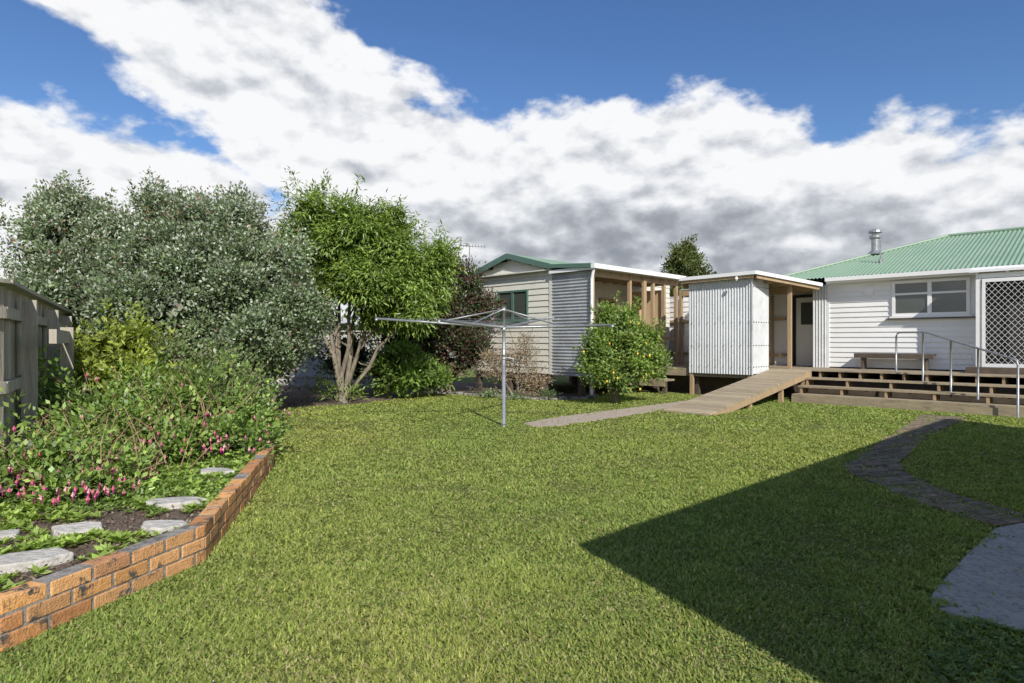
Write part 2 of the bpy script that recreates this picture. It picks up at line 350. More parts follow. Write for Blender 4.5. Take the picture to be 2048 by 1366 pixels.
# ------------------------------------------------------------ grass
def inpoly(px,py,poly):
    c=np.zeros(len(px),bool); n=len(poly); j=n-1
    for i in range(n):
        xi,yi=poly[i];xj,yj=poly[j]
        cond=((yi>py)!=(yj>py))&(px<(xj-xi)*(py-yi)/(yj-yi+1e-12)+xi); c^=cond; j=i
    return c
R2=math.sqrt(.5)
GR=rng.normal(size=(5,64,64))
def vn(x,y,cell,k=0):
    u=(x+50)/cell; v=(y+50)/cell; i=np.floor(u).astype(int); j=np.floor(v).astype(int); fu=u-i; fv=v-j; fu=fu*fu*(3-2*fu); fv=fv*fv*(3-2*fv)
    g=GR[k]; a=g[i%64,j%64]; b_=g[(i+1)%64,j%64]; c=g[i%64,(j+1)%64]; d=g[(i+1)%64,(j+1)%64]
    return (a*(1-fu)+b_*fu)*(1-fv)+(c*(1-fu)+d*fu)*fv
GX=[];GY=[]
for (y0,y1,dn) in ((1.6,4,14000),(4,6.5,7500),(6.5,10,3200),(10,19,1250)):
    W=y1*.95+.5; n=int(dn*(y1-y0)*2*W); xx=rng.uniform(-W,W,n); yy=rng.uniform(y0,y1,n)
    kk=np.abs(xx)<yy*.95+.5; GX.append(xx[kk]);GY.append(yy[kk])
gx=np.concatenate(GX);gy=np.concatenate(GY)
jx=gx+.05*vn(gx,gy,.13,1)+.03*vn(gx,gy,.05,2); jy=gy+.05*vn(gx,gy,.12,3)+.03*vn(gx,gy,.05,4)
a_=(gx-gy)*R2; b_=(gx+gy)*R2
bad=inpoly(gx,gy,bedout)|inpoly(jx,jy,bordr)|(inpoly(jx,jy,conc)&(rng.random(len(gx))>.01))|(inpoly(jx,jy,path)&(rng.random(len(gx))>.16))|(inpoly(jx,jy,strip)&(rng.random(len(gx))>.08))
bad|=(a_>-5.9)&(b_>15.1)|((a_<-9.9)&(b_>12.9)|((a_>-12)&(b_>15.4)))
bad|=(gx< -4.5-(gy-5.4).clip(0,99)*.61)
patch=.5*vn(gx,gy,.55,0)+.45*vn(gx,gy,.22,1)+.35*vn(gx,gy,.09,2)
big=.7*vn(gx,gy,1.9,3)+.3*vn(gx,gy,.9,4)
bad|=(patch<-.9)&(rng.random(len(gx))<.4)
gx=gx[~bad];gy=gy[~bad];patch=patch[~bad];big=big[~bad];n=len(gx)
dist=np.hypot(gx,gy)
hgt=rng.uniform(.008,.021,n)*(1+.35*patch).clip(.4,2)*(1+dist*.03); wd=(.0022+.0011*dist)*rng.uniform(.6,1.4,n)
la=rng.uniform(0,2*math.pi,n); lm=rng.uniform(.3,2.2,n)*hgt
vx=np.stack([gx,gy,rng.uniform(.0,.008,n)],1); sdv=np.stack([-np.sin(la)*wd,np.cos(la)*wd,np.zeros(n)],1)
tip=vx+np.stack([np.cos(la)*lm,np.sin(la)*lm,hgt],1)
vv=np.stack([vx-sdv,vx+sdv,tip],1).reshape(-1,3)
pal=np.array([(.32,.375,.10),(.265,.335,.085),(.37,.40,.125),(.21,.28,.07)]); gc=pal[rng.integers(0,4,n)]
gc=gc*(1+.12*patch[:,None]).clip(.6,1.4)*(1+rng.normal(size=(n,1))*.16).clip(.5,1.6)
gc*=np.stack([1+.09*big,1+.04*big,1+.04*big],1)
dry=rng.random(n)<.05+.10*(patch<-.5)+.06*(big>.8); gc[dry]=np.array((.47,.42,.22))*rng.uniform(.7,1.2,(dry.sum(),1))
npmesh('lawn_grass',vv,3,gc,M['grass'])
n=70000; yy=1.7+(rng.random(n)**1.5)*10; xx=rng.uniform(-1,1,n)*(yy*.9)
kk=((.6*vn(xx,yy,.7,2)+.5*vn(xx,yy,.25,3))>.15)&~(inpoly(xx,yy,bedout)|inpoly(xx,yy,conc)|inpoly(xx,yy,path)|inpoly(xx,yy,bordr)|inpoly(xx,yy,strip))&(xx>-4.5)
xx=xx[kk];yy=yy[kk];n=len(xx)
c=np.stack([xx,yy,rng.uniform(.012,.026,n)],1); d=unit(np.stack([rng.normal(size=n),rng.normal(size=n),rng.normal(size=n)*.25],1))
npmesh('clover_patch',leafverts(c,d,rng.uniform(.010,.022,n),rng.uniform(.009,.018,n),nrm=np.tile(np.array([[0,0,2.]]),(n,1))),4,cols(n,[(.22,.30,.09),(.18,.26,.08),(.27,.33,.12)]),M['grass'])
n=90; yy=2.4+rng.random(n)**1.2*12; xx=rng.uniform(-.8,.8,n)*yy
kk=~(inpoly(xx,yy,bedout)|inpoly(xx,yy,conc)|inpoly(xx,yy,path)|inpoly(xx,yy,bordr))&(xx>-2.0); xx=xx[kk];yy=yy[kk];n=len(xx)
vs=[];cc=[]
for i in range(n):
    r=random.uniform(.004,.007); yel=random.random()<.35
    if yel: r*=1.6
    for j in range(6):
        t=j*math.pi/3; vs+= [(xx[i],yy[i],.028),(xx[i]+math.cos(t)*r,yy[i]+math.sin(t)*r,.032),(xx[i]+math.cos(t+.9)*r,yy[i]+math.sin(t+.9)*r,.032)]
        cc.append((.75,.55,.03) if yel else (.7,.7,.68))
npmesh('lawn_daisies',np.array(vs),3,np.array(cc),M['petal'])
n=420; xx=rng.uniform(1.6,2.6,n); yy=rng.uniform(2.3,3.2,n); kk=(xx>1.5+(yy-2.3)*.75)&~inpoly(xx,yy,conc); xx=xx[kk];yy=yy[kk];n=len(xx); ci=np.repeat(np.arange(n),7); m_=len(ci)
ang=rng.uniform(0,2*math.pi,m_); d=unit(np.stack([np.cos(ang),np.sin(ang),rng.uniform(.2,.8,m_)],1)); c=np.stack([xx[ci],yy[ci],np.full(m_,.01)],1)+d*.025
npmesh('path_edge_weeds',leafverts(c,d,.045,.024,nrm=np.tile(np.array([[0,0,2.]]),(m_,1))),4,cols(m_,[(.17,.25,.07),(.22,.30,.08),(.13,.2,.06)]),M['leaf'])
# ------------------------------------------------------------ brick wall
bw=empty('brick_retaining_wall')
pts=[(-2.95,.6),(-2.37,2.89),(-2.01,4.1),(-2.74,7.2),(-3.9,8.5),(-5.2,9.4)]
bb=B();mb=B()
pal=[(.74,.36,.14),(.80,.42,.16),(.68,.32,.13),(.84,.46,.20),(.58,.30,.15),(.74,.40,.18)]
for i in range(len(pts)-1):
    p=V((*pts[i],0));q=V((*pts[i+1],0)); d=(q-p); Ln=d.length; d.normalize(); nr=V((d.y,-d.x,0))
    mid=(p-nr*.055); mb.beam(mid+V((0,0,.115)),mid+d*Ln+V((0,0,.115)),.100,.27)
    for k2 in range(3):
        zc=.045+k2*.084; s=-.115 if k2%2 else 0
        while s<Ln-.02:
            s0=max(s,0); s1=min(s+.228,Ln)
            if s1-s0>.03:
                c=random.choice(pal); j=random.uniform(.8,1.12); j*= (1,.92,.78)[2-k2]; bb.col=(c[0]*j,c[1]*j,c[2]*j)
                o=-nr*(.055+random.uniform(-.003,.003))+V((0,0,zc+random.uniform(-.002,.002)))
                bb.beam(p+d*(s0+.004)+o,p+d*(s1-.005)+o,.11,.075)
            s+=.236
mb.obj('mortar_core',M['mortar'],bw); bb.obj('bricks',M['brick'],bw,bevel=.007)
b=B(); ins=[(-3.05,.6),(-2.44,2.95),(-2.10,4.1),(-2.82,7.12),(-3.95,8.4),(-5.2,9.3),(-7.9,11.2),(-4.48,5.4),(-4.48,.6)]
zs=[.2,.2,.2,.21,.2,.2,.22,.24,.22]
b.prism(ins,0,zs); b.obj('garden_bed_soil',M['soil'])
n=14000; yy=rng.uniform(1.5,8.5,n); xx=rng.uniform(-5.5,-2,n); kk=inpoly(xx,yy,ins); xx=xx[kk];yy=yy[kk];n=len(xx)
c=np.stack([xx,yy,np.full(n,.213)+rng.uniform(0,.02,n)],1); d=unit(rng.normal(size=(n,3)))
npmesh('bark_mulch',leafverts(c,d,rng.uniform(.01,.035,n),rng.uniform(.01,.02,n)),4,cols(n,[(.17,.12,.09),(.26,.21,.16),(.10,.07,.05),(.32,.27,.22)]),M['petal'])
def slab(cx,cy,rx,ry,rot,z,seed):
    random.seed(seed); n=7; po=[]
    for i in range(n):
        t=2*math.pi*(i+random.uniform(-.25,.25))/n; r=random.uniform(.78,1.2); X=math.cos(t)*rx*r;Y=math.sin(t)*ry*r
        po.append((cx+X*math.cos(rot)-Y*math.sin(rot),cy+X*math.sin(rot)+Y*math.cos(rot)))
    b=B(); b.prism(po,z-.06,[z+random.uniform(-.015,.012) for _ in po]); b.obj('stepping_stone',M['stone'],bevel=.012)
for i,(cx,cy,rx,ry,ro) in enumerate([(-2.30,4.12,.15,.13,.3),(-2.80,4.05,.17,.12,.2),(-2.74,3.47,.24,.15,.35),(-2.55,4.75,.20,.12,.1),(-2.75,5.85,.17,.18,.6),(-3.3,3.95,.16,.12,0)]):
    slab(cx,cy,rx,ry,ro,.25,i+3)
random.seed(11)
# ------------------------------------------------------------ fence left
fe=empty('wooden_fence')
pC=V((-4.4,5.4,0)); dd=V((-1.17,1.9,0)).normalized(); nf=V((dd.y,-dd.x,0)); pA=V((-4.75,-1.0,0)); d0=(pC-pA).normalized(); n0=V((d0.y,-d0.x,0)); L0=(pC-pA).length
pb_=B(); rb=B()
for (st,di,no_,ln) in ((pA,d0,n0,L0),(pC,dd,nf,13.5)):
    s=0
    while s<ln-.05:
        g_=random.uniform(.75,1.2); pb_.col=(g_,g_,g_*.97); c=st+di*(s+.07)-no_*.03
        pb_.beam(c+V((0,0,.05)),c+V((0,0,1.93+random.uniform(-.008,.008))),.02,.142,up=di); s+=.15
    for z_ in (.45,1.05,1.70): rb.beam(st+V((0,0,z_))+no_*.01,st+di*ln+V((0,0,z_))+no_*.01,.05,.10)
    rb.beam(st+V((0,0,1.97)),st+di*ln+V((0,0,1.97)),.14,.035)
    for i in range(int(ln/2.3)):
        c=st+di*(i*2.3+.9)+no_*.09; rb.beam(c,c+V((0,0,1.86)),.12,.12,up=di)
rb.beam(pC+dd*2.3+nf*.30+V((0,0,.2)),pC+dd*2.3+nf*.30+V((0,0,1.62)),.13,.13,up=dd)
rb.beam(pC+dd*.6+nf*.30+V((0,0,1.5)),pC+dd*2.4+nf*.30+V((0,0,1.5)),.06,.14)
pb_.obj('palings',M['oldwood'],fe); rb.obj('rails_and_posts',M['oldwood'],fe)
fe2=empty('painted_fence'); b=B(); 
for i in range(70):
    x_=-13+i*.152; b.box(x_,x_+.14,20.0,20.03,.05,1.75+.01*(i%2))
b.obj('boards',M['pale'],fe2); b=B(); b.box(-13,-2.4,19.95,20.0,1.5,1.6); b.box(-13,-2.4,19.95,20.0,.3,.4); b.box(-13,-2.4,19.94,20.08,1.762,1.80); b.obj('rails',M['pale'],fe2)
# ------------------------------------------------------------ sleepout cabin
ROT=-math.pi/4
cab=empty('weatherboard_cabin',ROT)
aL,aR,aV=-14.57,-11.36,-9.98; bF=12.93; bB=19.0; ap=-12.96
eaveL,apex,eaveR,vZ=3.50,3.94,3.50,3.42
def rg(z_):
    if z_<3.46: return (aL,aR)
    t=(z_-3.46)/(3.92-3.46); return (aL+(ap-aL)*t,aR+(ap-aR)*t)
b=B(); b.siding((0,bF,0),(1,0,0),(0,-1,0),aL,aR,.56,3.92,.17,rg)
b.siding((aR,0,0),(0,1,0),(1,0,0),bF,bB,.56,3.42,.17); b.siding((aL,0,0),(0,1,0),(-1,0,0),bF,bB,.56,3.46,.17)
b.obj('siding',M['cream'],cab)
b=B(); b.prism([(aL+.03,bF+.03),(aR-.03,bF+.03),(aR-.03,bB),(aL+.03,bB)],.5,3.4); b.obj('wall_core',M['dark'],cab)
b=B(); b.box(aL-.02,aL+.08,bF-.035,bF,.55,3.46); b.box(aR-.09,aR+.005,bF-.035,bF,.55,3.5); b.obj('corner_boards',M['cream'],cab)
b=B()
def slope(a0,z0,a1,z1,b0,b1,bld,pitch=.076):
    u_=V((a1-a0,0,z1-z0)); ln=u_.length; u_.normalize(); nn=V((-u_.z,0,u_.x)); 
    bld.corr((a0,0,z0),(0,1,0),u_,nn,b0,b1,lambda t:0,lambda t:ln,pitch,.009)
slope(aL-.2,eaveL-.0,ap,apex+.06,bF-.17,bB,b); slope(ap,apex+.06,aR+.05,eaveR+.06,bF-.17,bB,b); slope(aR+.05,eaveR+.055,aV+.1,vZ+.04,bF-.17,17.3,b)
b.obj('roof',M['greenroof'],cab)
b=B(); y_=bF-.18
b.beam((aL-.24,y_,eaveL-.08),(ap,y_,apex),.03,.16); b.beam((ap,y_-.003,apex),(aR+.05,y_-.003,eaveR),.03,.15); b.beam((aR+.05,y_,eaveR),(aV+.1,y_,vZ-.02),.03,.10)
b.obj('bargeboards',M['greentrim'],cab)
b=B(); b.box(aV+.10,aV+.22,bF-.20,17.3,vZ-.09,vZ+.03); b.box(aL-.30,aL-.2,bF-.17,bB,eaveL-.1,eaveL); 
b.tube([(aV+.14,bF-.12,vZ-.08),(aV+.06,bF-.1,vZ-.35),(aV+.05,bF-.1,.5),(aV+.05,bF-.1,.08)],.04,10)
b.box(aR-.0,aV+.1,bF-.15,bF-.13,vZ-.12,vZ-.03)
b.obj('gutter_and_downpipe',M['whitetrim'],cab)
b=B(); b.box(aL-.2,aR,bF-.17,bF,3.40,3.43); b.box(aR+.01,aV+.08,bF-.1,17.2,3.32,3.34); b.obj('soffit',M['cream'],cab)
b=B(); b.corr((0,bF-.03,0),(0,0,1),(1,0,0),(0,-1,0),.52,3.36,lambda t:aR+.01,lambda t:aV,.088,.014,8); b.obj('corrugated_screen',M['zinc'],cab)
b=B()
for q in (14.67,15.85,16.45,17.15): b.box(aV-.09,aV,q-.045,q+.045,.1,3.32)
b.box(aV-.09,aV-.0,bF,bF+.09,.1,3.32)
b.box(aV-.07,aV-.02,bF,17.2,3.15,3.32); b.box(aV-.07,aV-.02,15.0,17.2,1.5,1.59)
for q in range(9): b.box(aR+.02,aV-.02,13.2+q*.5,13.25+q*.5,3.2,3.31)
b.box(aV-.03,aV+.04,15.25,15.4,.6,3.2)
b.obj('veranda_posts',M['timber'],cab)
b=B(); b.box(-11.3,-10.15,16.5,16.53,.62,3.0); b.box(-10.9,-10.86,16.44,16.5,.62,3.0); b.obj('plywood_panel',M['ply'],cab)
b=B()
for q in range(int((17.2-bF)/.15)): g_=random.uniform(.8,1.15); b.col=(g_,g_,g_); b.box(aR,aV+.05,bF+q*.15,bF+.14+q*.15,.56,.60)
b.box(aV-.0,aV+.05,bF,17.2,.42,.555)
b.box(-9.9,-9.1,15.0,15.5,.36,.41); b.box(-9.9,-9.1,14.97,15.0,.22,.40)
b.obj('veranda_floor',M['deck'],cab)
b=B()
for a0 in np.arange(aL+.1,aV,1.35):
    for b0 in np.arange(bF+.1,bB,1.5): b.box(a0-.07,a0+.07,b0-.07,b0+.07,0,.5)
b.box(aL,aR,bF+.02,bF+.07,.4,.555); b.box(-9.2,-9.1,15.02,15.12,0,.36)
b.obj('piles',M['darkwood'],cab)
def window(root,plane,c0,c1,z0,z1,pos,out_,frame,sashes,bar=None,name='window',fw=.06):
    fr=B();gl=B()
    def bx(bb_,s0,s1,t0,t1,d0,d1):
        lo,hi=sorted((pos+out_*d0,pos+out_*d1))
        if plane=='b': bb_.box(s0,s1,lo,hi,t0,t1)
        else: bb_.box(lo,hi,s0,s1,t0,t1)
    bx(gl,c0+.02,c1-.02,z0+.02,z1-.02,.0,.035)
    bx(fr,c0,c1,z1-fw,z1,.0,.07); bx(fr,c0,c1,z0,z0+fw,0,.07); bx(fr,c0,c0+fw,z0+fw,z1-fw,0,.068); bx(fr,c1-fw,c1,z0+fw,z1-fw,0,.068)
    bx(fr,c0-.05,c1+.05,z0-.05,z0-.002,0,.1)
    W=(c1-c0)/sashes
    for i in range(1,sashes): bx(fr,c0+W*i-.045,c0+W*i+.045,z0+fw,z1-fw,0,.065)
    if bar: bx(fr,c0+fw,c1-fw,bar-.025,bar+.025,0,.058)
    fr.obj(name+'_frame',frame,root); gl.obj(name+'_glass',M['glass'],root)
window(cab,'b',-13.48,-12.25,2.05,2.93,bF,-1,M['greentrim'],2,name='gable_window',fw=.05)
window(cab,'a',13.7,14.6,1.6,2.9,aR,1,M['greentrim'],1,name='side_window',fw=.05)
window(cab,'a',15.0,15.8,.62,2.75,aR,1,M['timber'],1,name='door',fw=.09)
# ------------------------------------------------------------ main house
ho=empty('weatherboard_house',ROT)
bw_=18.4; a0=-6.07; DZ=.73
b=B(); b.siding((0,bw_,0),(1,0,0),(0,-1,0),a0,3.5,DZ+.03,3.12,.135); b.siding((0,19.3,0),(1,0,0),(0,-1,0),-7.4,a0,DZ,3.12,.135)
b.siding((a0,0,0),(0,1,0),(-1,0,0),bw_,19.3,DZ,3.12,.135)
b.siding((-7.4,0,0),(0,1,0),(-1,0,0),19.3,25.5,DZ,3.12,.135)
b.obj('siding',M['white'],ho)
b=B(); b.box(a0-.01,a0+.07,bw_-.035,bw_,DZ,3.12); b.obj('corner_board',M['whitetrim'],ho)
b=B(); b.prism([(a0+.03,bw_+.03),(3.5,bw_+.03),(3.5,25.5),(-7.37,25.5),(-7.37,19.33),(a0+.03,19.33)],.3,3.1); b.obj('wall_core',M['dark'],ho)
EZ=3.19; aH=-7.7; w_=3.8; RZ=4.52; bE=18.13
b=B(); sl=(RZ-EZ)/w_; upv=V((0,1,sl)).normalized(); k_=math.sqrt(1+sl*sl)
def hi(t):
    if t<aH+w_: return max(0,(t-aH))*k_
    return w_*k_
b.corr((0,bE,EZ),(1,0,0),upv,V((0,-sl,1)).normalized(),aH,4,lambda t:0,hi,.10,.014,6)
upe=V((1,0,sl)).normalized()
def hi2(t):
    d_=min(t-bE,bE+2*w_-t); return max(0,d_)*k_
b.corr((aH,0,EZ),(0,1,0),upe,V((-sl,0,1)).normalized(),bE,bE+2*w_,lambda t:0,hi2,.10,.014,6)
b.add([(aH,bE+2*w_,EZ),(4,bE+2*w_,EZ),(4,bE+w_,RZ),(aH+w_,bE+w_,RZ)],[(0,1,2,3)])
b.tube([(aH,bE,EZ+.02),(aH+w_,bE+w_,RZ+.02)],.045,8); b.tube([(aH+w_,bE+w_,RZ+.02),(4,bE+w_,RZ+.02)],.05,8)
b.obj('roof',M['greenroof'],ho)
b=B(); b.box(-6.0,4,bE-.11,bE+.0,EZ-.11,EZ-.01); b.box(-6.0,4,bE+.0,bE+.02,EZ-.16,EZ-.02); b.obj('gutter_and_fascia',M['whitetrim'],ho)
b=B(); b.box(-6.0,4,bE+.02,bw_,EZ-.10,EZ-.07); b.obj('soffit',M['white'],ho)
window(ho,'b',-4.47,-2.83,2.10,3.0,bw_,-1,M['whitetrim'],2,bar=2.66,name='window',fw=.07)
b=B(); b.box(-4.6,-2.72,bw_-.13,bw_-.0,2.02,2.045); b.obj('sill',M['darkwood'],ho)
b=B(); b.tube([(-5.02,bw_-.06,2.78),(-5.02,bw_,2.78)],.12,20); b.obj('wall_vent',M['whitetrim'],ho)
b=B(); b.tube([(-5.43,20.5,3.9),(-5.43,20.5,4.50)],.10,14); b.tube([(-5.43,20.5,4.46),(-5.43,20.5,4.49),(-5.43,20.5,4.56)],[.12,.15,.15],14); b.tube([(-5.43,20.5,4.57),(-5.43,20.5,4.64)],[.09,.09],14); b.tube([(-5.43,20.5,4.64),(-5.43,20.5,4.70),(-5.43,20.5,4.74)],[.18,.17,.05],14)
b.tube([(-5.43,20.5,4.0),(-5.43,20.5,4.06),(-5.43,20.5,4.12)],[.24,.17,.11],14)
b.tube([(-5.0,19.4,3.6),(-5.0,19.4,4.25)],.025,8); b.tube([(-5.0,19.4,3.62),(-5.0,19.4,3.72)],.06,8); b.obj('flue',M['steel'],ho)
b=B(); b.box(-7.2,-6.45,19.2,19.26,DZ,2.75); b.obj('door_panel',M['whitetrim'],ho)
b=B(); b.box(-7.05,-6.6,19.17,19.2,1.95,2.6); b.obj('door_glass',M['glass'],ho)
b=B(); b.box(-7.30,-7.2,19.16,19.26,DZ,2.83); b.box(-6.45,-6.37,19.16,19.26,DZ,2.83); b.box(-7.2,-6.45,19.16,19.26,2.75,2.83); b.obj('door_frame',M['dark'],ho)
b=B(); pb=17.75; pa=-2.62
b.box(pa,pa+.10,pb-.05,pb+.05,DZ+.0,3.0); b.box(pa+.1,1.2,pb-.05,pb+.05,2.90,3.0); b.box(pa+.1,1.2,pb-.045,pb+.045,DZ+.0,DZ+.14)
b.box(pa+.12,pa+.18,pb-.075,pb-.052,DZ+.14,2.88); b.box(pa+.18,pa+1.15,pb-.075,pb-.052,2.80,2.88); b.box(pa+.18,pa+1.15,pb-.075,pb-.052,DZ+.14,DZ+.22); b.box(pa+1.15,pa+1.22,pb-.075,pb-.052,DZ+.14,2.88)
b.box(pa,pa+.06,pb+.05,bw_,DZ,3.0); b.prism([(pa-.12,pb-.15),(1.4,pb-.15),(1.4,bw_-.1),(pa-.12,bw_-.1)],[3.03,3.03,3.14,3.14],[3.08,3.08,3.19,3.19])
for q in (pa,pa+.55,pa+1.1,pa+1.7): b.box(q,q+.05,pb-.1,bw_-.1,2.99,3.035)
b.obj('porch_frame',M['whitetrim'],ho)
b=B(); x0,x1,z0,z1=pa+.18,pa+1.15,DZ+.22,2.80
for sgn in (1,-1):
    c=-3.
    while c<4:
        m=1.2*sgn
        za,zb=z0+c,z0+c+m*(x1-x0)
        ta=(z0-za)/(zb-za); tb=(z1-za)/(zb-za); lo_,hi_=min(ta,tb),max(ta,tb); t0=max(0,lo_);t1=min(1,hi_)
        if t1>t0+.01: b.beam((x0+(x1-x0)*t0,pb-.06,za+(zb-za)*t0),(x0+(x1-x0)*t1,pb-.06+.004*sgn,za+(zb-za)*t1),.006,.012,up=(0,1,0))
        c+=.14
b.obj('diamond_screen',M['whitetrim'],ho)
b=B(); b.box(pa+.12,1.2,pb+.3,pb+.33,DZ,2.9); b.obj('porch_shade_sheet',M['dark'],ho)  # near-black sheet stands in for the shade inside the porch
b=B(); b.box(-2.75,-1.2,17.3,17.66,DZ+.0,DZ+.14); b.obj('door_step',M['darkwood'],ho)
# ------------------------------------------------------------ deck & steps
dk=empty('timber_deck',ROT); b=B()
q=16.66; 
while q<18.38:
    g_=random.uniform(.75,1.2); b.col=(g_,g_,g_); b.box(-6.9,3,q,min(q+.135,18.37),DZ-.035,DZ+random.uniform(-.001,.001)); q+=.142
q=15.62
while q<19.28:
    g_=random.uniform(.75,1.2); b.col=(g_,g_,g_); b.box(-11.3,-6.91,q,q+.135,DZ-.045,DZ-.008); q+=.142
b.col=(.9,.9,.9); b.box(-11.3,-6.91,15.56,15.61,DZ-.22,DZ-.01)
for i,zt in enumerate((.55,.37,.19)):
    bb0=16.22-i*.40
    for j in range(3):
        g_=random.uniform(.8,1.2); b.col=(g_,g_,g_*.95); b.box(-5.88,3,bb0+j*.138,bb0+.13+j*.138,zt-.042,zt+random.uniform(-.001,.001))
b.box(-5.88,3,15.39,15.415,.0,.145)
b.obj('boards',M['deck'],dk)
b=B(); 
for a_i in np.arange(-5.7,3,.46):
    b.box(a_i,a_i+.05,16.70,18.3,DZ-.19,DZ-.037)
for a_i in np.arange(-5.85,3,.92):
    for i,zt in enumerate((.55,.37,.19)): b.box(a_i,a_i+.05,16.24-i*.4,16.66-i*.4,0 if i==2 else zt-.18,zt-.044)
b.box(-5.88,-5.83,15.42,16.7,.02,.14); b.obj('stringers_and_joists',M['timber'],dk)
b=B(); b.box(-6.9,3,16.9,16.93,.02,DZ-.2)  # dark sheet standing in for the shade behind the open steps
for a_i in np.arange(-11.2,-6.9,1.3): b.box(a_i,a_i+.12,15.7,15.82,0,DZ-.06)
b.box(-11.3,-6.9,16.2,16.23,0,DZ-.06); b.obj('shade_sheets_and_posts',M['darkwood'],dk)  # second dark sheet, shade under the landing put into its colour
rp=empty('timber_ramp',ROT); b=B(); r0,r1=11.25,16.62; n=38
for i in range(n):
    t0,t1=i/n,(i+.95)/n; g_=random.uniform(.8,1.2); b.col=(g_,g_,g_*.97)
    q0,q1=r0+(r1-r0)*t0,r0+(r1-r0)*t1; z0,z1=.05+(DZ-.05)*t0,.05+(DZ-.05)*t1
    b.prism([(-6.86,q0),(-5.84,q0),(-5.84,q1),(-6.86,q1)],[z0-.035,z0-.035,z1-.035,z1-.035],[z0,z0,z1,z1])
b.obj('boards',M['ramp'],rp)
b=B(); b.col=(1,1,1)
for a_i in (-6.82,-6.35,-5.87): b.beam((a_i,r0+.15,-.02),(a_i,r1,DZ-.11),.045,.14)
for q in (13.2,14.9,16.3):
    z_=.05+(DZ-.05)*(q-r0)/(r1-r0); 
    for a_i in (-6.78,-5.93): b.box(a_i-.05,a_i+.04,q-.05,q+.05,0,z_-.1)
b.obj('bearers',M['timber'],rp)
# ------------------------------------------------------------ corrugated shed
sh=empty('corrugated_shed',ROT); sa0,sa1,sb0,sb1=-8.66,-6.90,15.5,16.5
b=B(); b.corr((0,sb0,0),(1,0,0),(0,0,1),(0,-1,0),sa0,sa1,lambda t:.60,lambda t:3.08,.076,.010,8)
b.corr((sa0,0,0),(0,1,0),(0,0,1),(-1,0,0),sb0,sb1,lambda t:.60,lambda t:3.05,.076,.010,8); b.obj('front_sheets',M['greysheet'],sh)
b=B(); b.corr((sa1,0,0),(0,1,0),(0,0,1),(1,0,0),sb0,sb1,lambda t:.62,lambda t:3.08,.076,.010,8); b.obj('side_sheets',M['greysheet'],sh)
b=B()
for (x_,y_) in ((sa0+.06,sb0+.06),(sa1-.06,sb0+.06),(sa1-.06,sb1-.06),(sa0+.06,sb1-.06)): b.box(x_-.045,x_+.045,y_-.045,y_+.045,0,3.1)
for z_ in (.8,1.9,2.9): b.box(sa0+.05,sa1-.05,sb0+.02,sb0+.06,z_,z_+.08); b.box(sa1-.07,sa1-.02,sb0+.06,sb1,z_,z_+.08)
b.obj('frame',M['timber'],sh)
b=B()
for z_ in (.8,1.35,1.95,2.85):
    for q in np.arange(sb0+.08,sb1,.152): b.tube([(sa1+.008,q,z_),(sa1+.022,q,z_)],.014,6)
    for q in np.arange(sa0+.1,sa1,.228): b.tube([(q,sb0-.008,z_),(q,sb0-.022,z_)],.011,6)
b.obj('roofing_screws',M['darkwood'],sh)
b=B(); b.box(sa1-.005,sa1+.02,sb0-.02,sb0+.03,.6,3.08); b.obj('corner_strip',M['greysheet'],sh)
cw=empty('covered_walkway',ROT)
poly=[(-8.85,15.35),(-6.75,15.35),(-6.02,17.83),(-6.35,19.25),(-10.0,19.25),(-10.0,17.35),(-8.85,17.35)]
zt=[3.19,3.23,3.02,3.02,3.02,3.06,3.06]
b=B(); b.prism(poly,[t-.03 for t in zt],zt); b.obj('roof_sheet',M['poly'],cw)
b=B(); b.beam((-8.85,15.33,3.15),(-6.73,15.33,3.18),.03,.09); b.beam((-6.72,15.33,3.18),(-6.0,17.83,2.98),.03,.09); b.obj('fascia',M['whitetrim'],cw)
b=B()
for q in np.arange(15.6,19.2,.6): 
    zz=3.14-(q-15.4)*.05; b.box(-10.0 if q>17.2 else -8.8,-6.8+(q-15.4)*.2,q,q+.045,zz-.14,zz-.04)
b.beam((-6.75,15.42,3.09),(-6.08,17.8,2.90),.04,.10); b.beam((-8.82,15.37,3.07),(-6.8,15.37,3.10),.03,.08)
b.box(-6.6,-6.51,17.0,17.09,DZ,3.0); b.box(-8.9,-8.81,17.2,17.29,.1,3.0); b.box(-10.0,-9.92,17.3,17.39,.1,3.0); b.box(-9.9,-8.9,17.3,17.35,2.85,3.0)
b.box(-10.0,-9.95,17.4,19.2,2.85,3.0); b.box(-8.86,-8.80,15.4,17.2,2.95,3.04)
b.obj('rafters_and_posts',M['timber'],cw)
b=B(); b.corr((0,18.33,0),(1,0,0),(0,0,1),(0,-1,0),-6.42,-6.05,lambda t:DZ,lambda t:3.0,.076,.01,8); b.obj('corrugated_panel',M['greysheet'],cw)
b=B(); b.siding((0,19.3,0),(1,0,0),(0,-1,0),-12.5,-7.45,.6,3.0,.17); b.obj('back_wall',M['white'],cw)
b=B()
for q in np.arange(-12.3,-7.5,.62): b.box(q,q+.07,19.18,19.27,.7,3.0)
for z_ in (1.0,2.1): b.box(-12.3,-7.5,19.19,19.26,z_,z_+.08)
b.obj('wall_frame',M['timber'],cw)
window(cw,'b',-10.6,-9.7,1.75,2.6,19.18,-1,M['whitetrim'],1,name='window')
b=B()
for (x_,y_) in ((-7.2,15.30),(-6.25,17.3)): b.tube([(x_,y_-.03,3.10),(x_,y_-.03,3.05),(x_,y_-.03,3.0)],[.02,.045,.02],8)
b.obj('globe_lights',M['whitetrim'],cw)
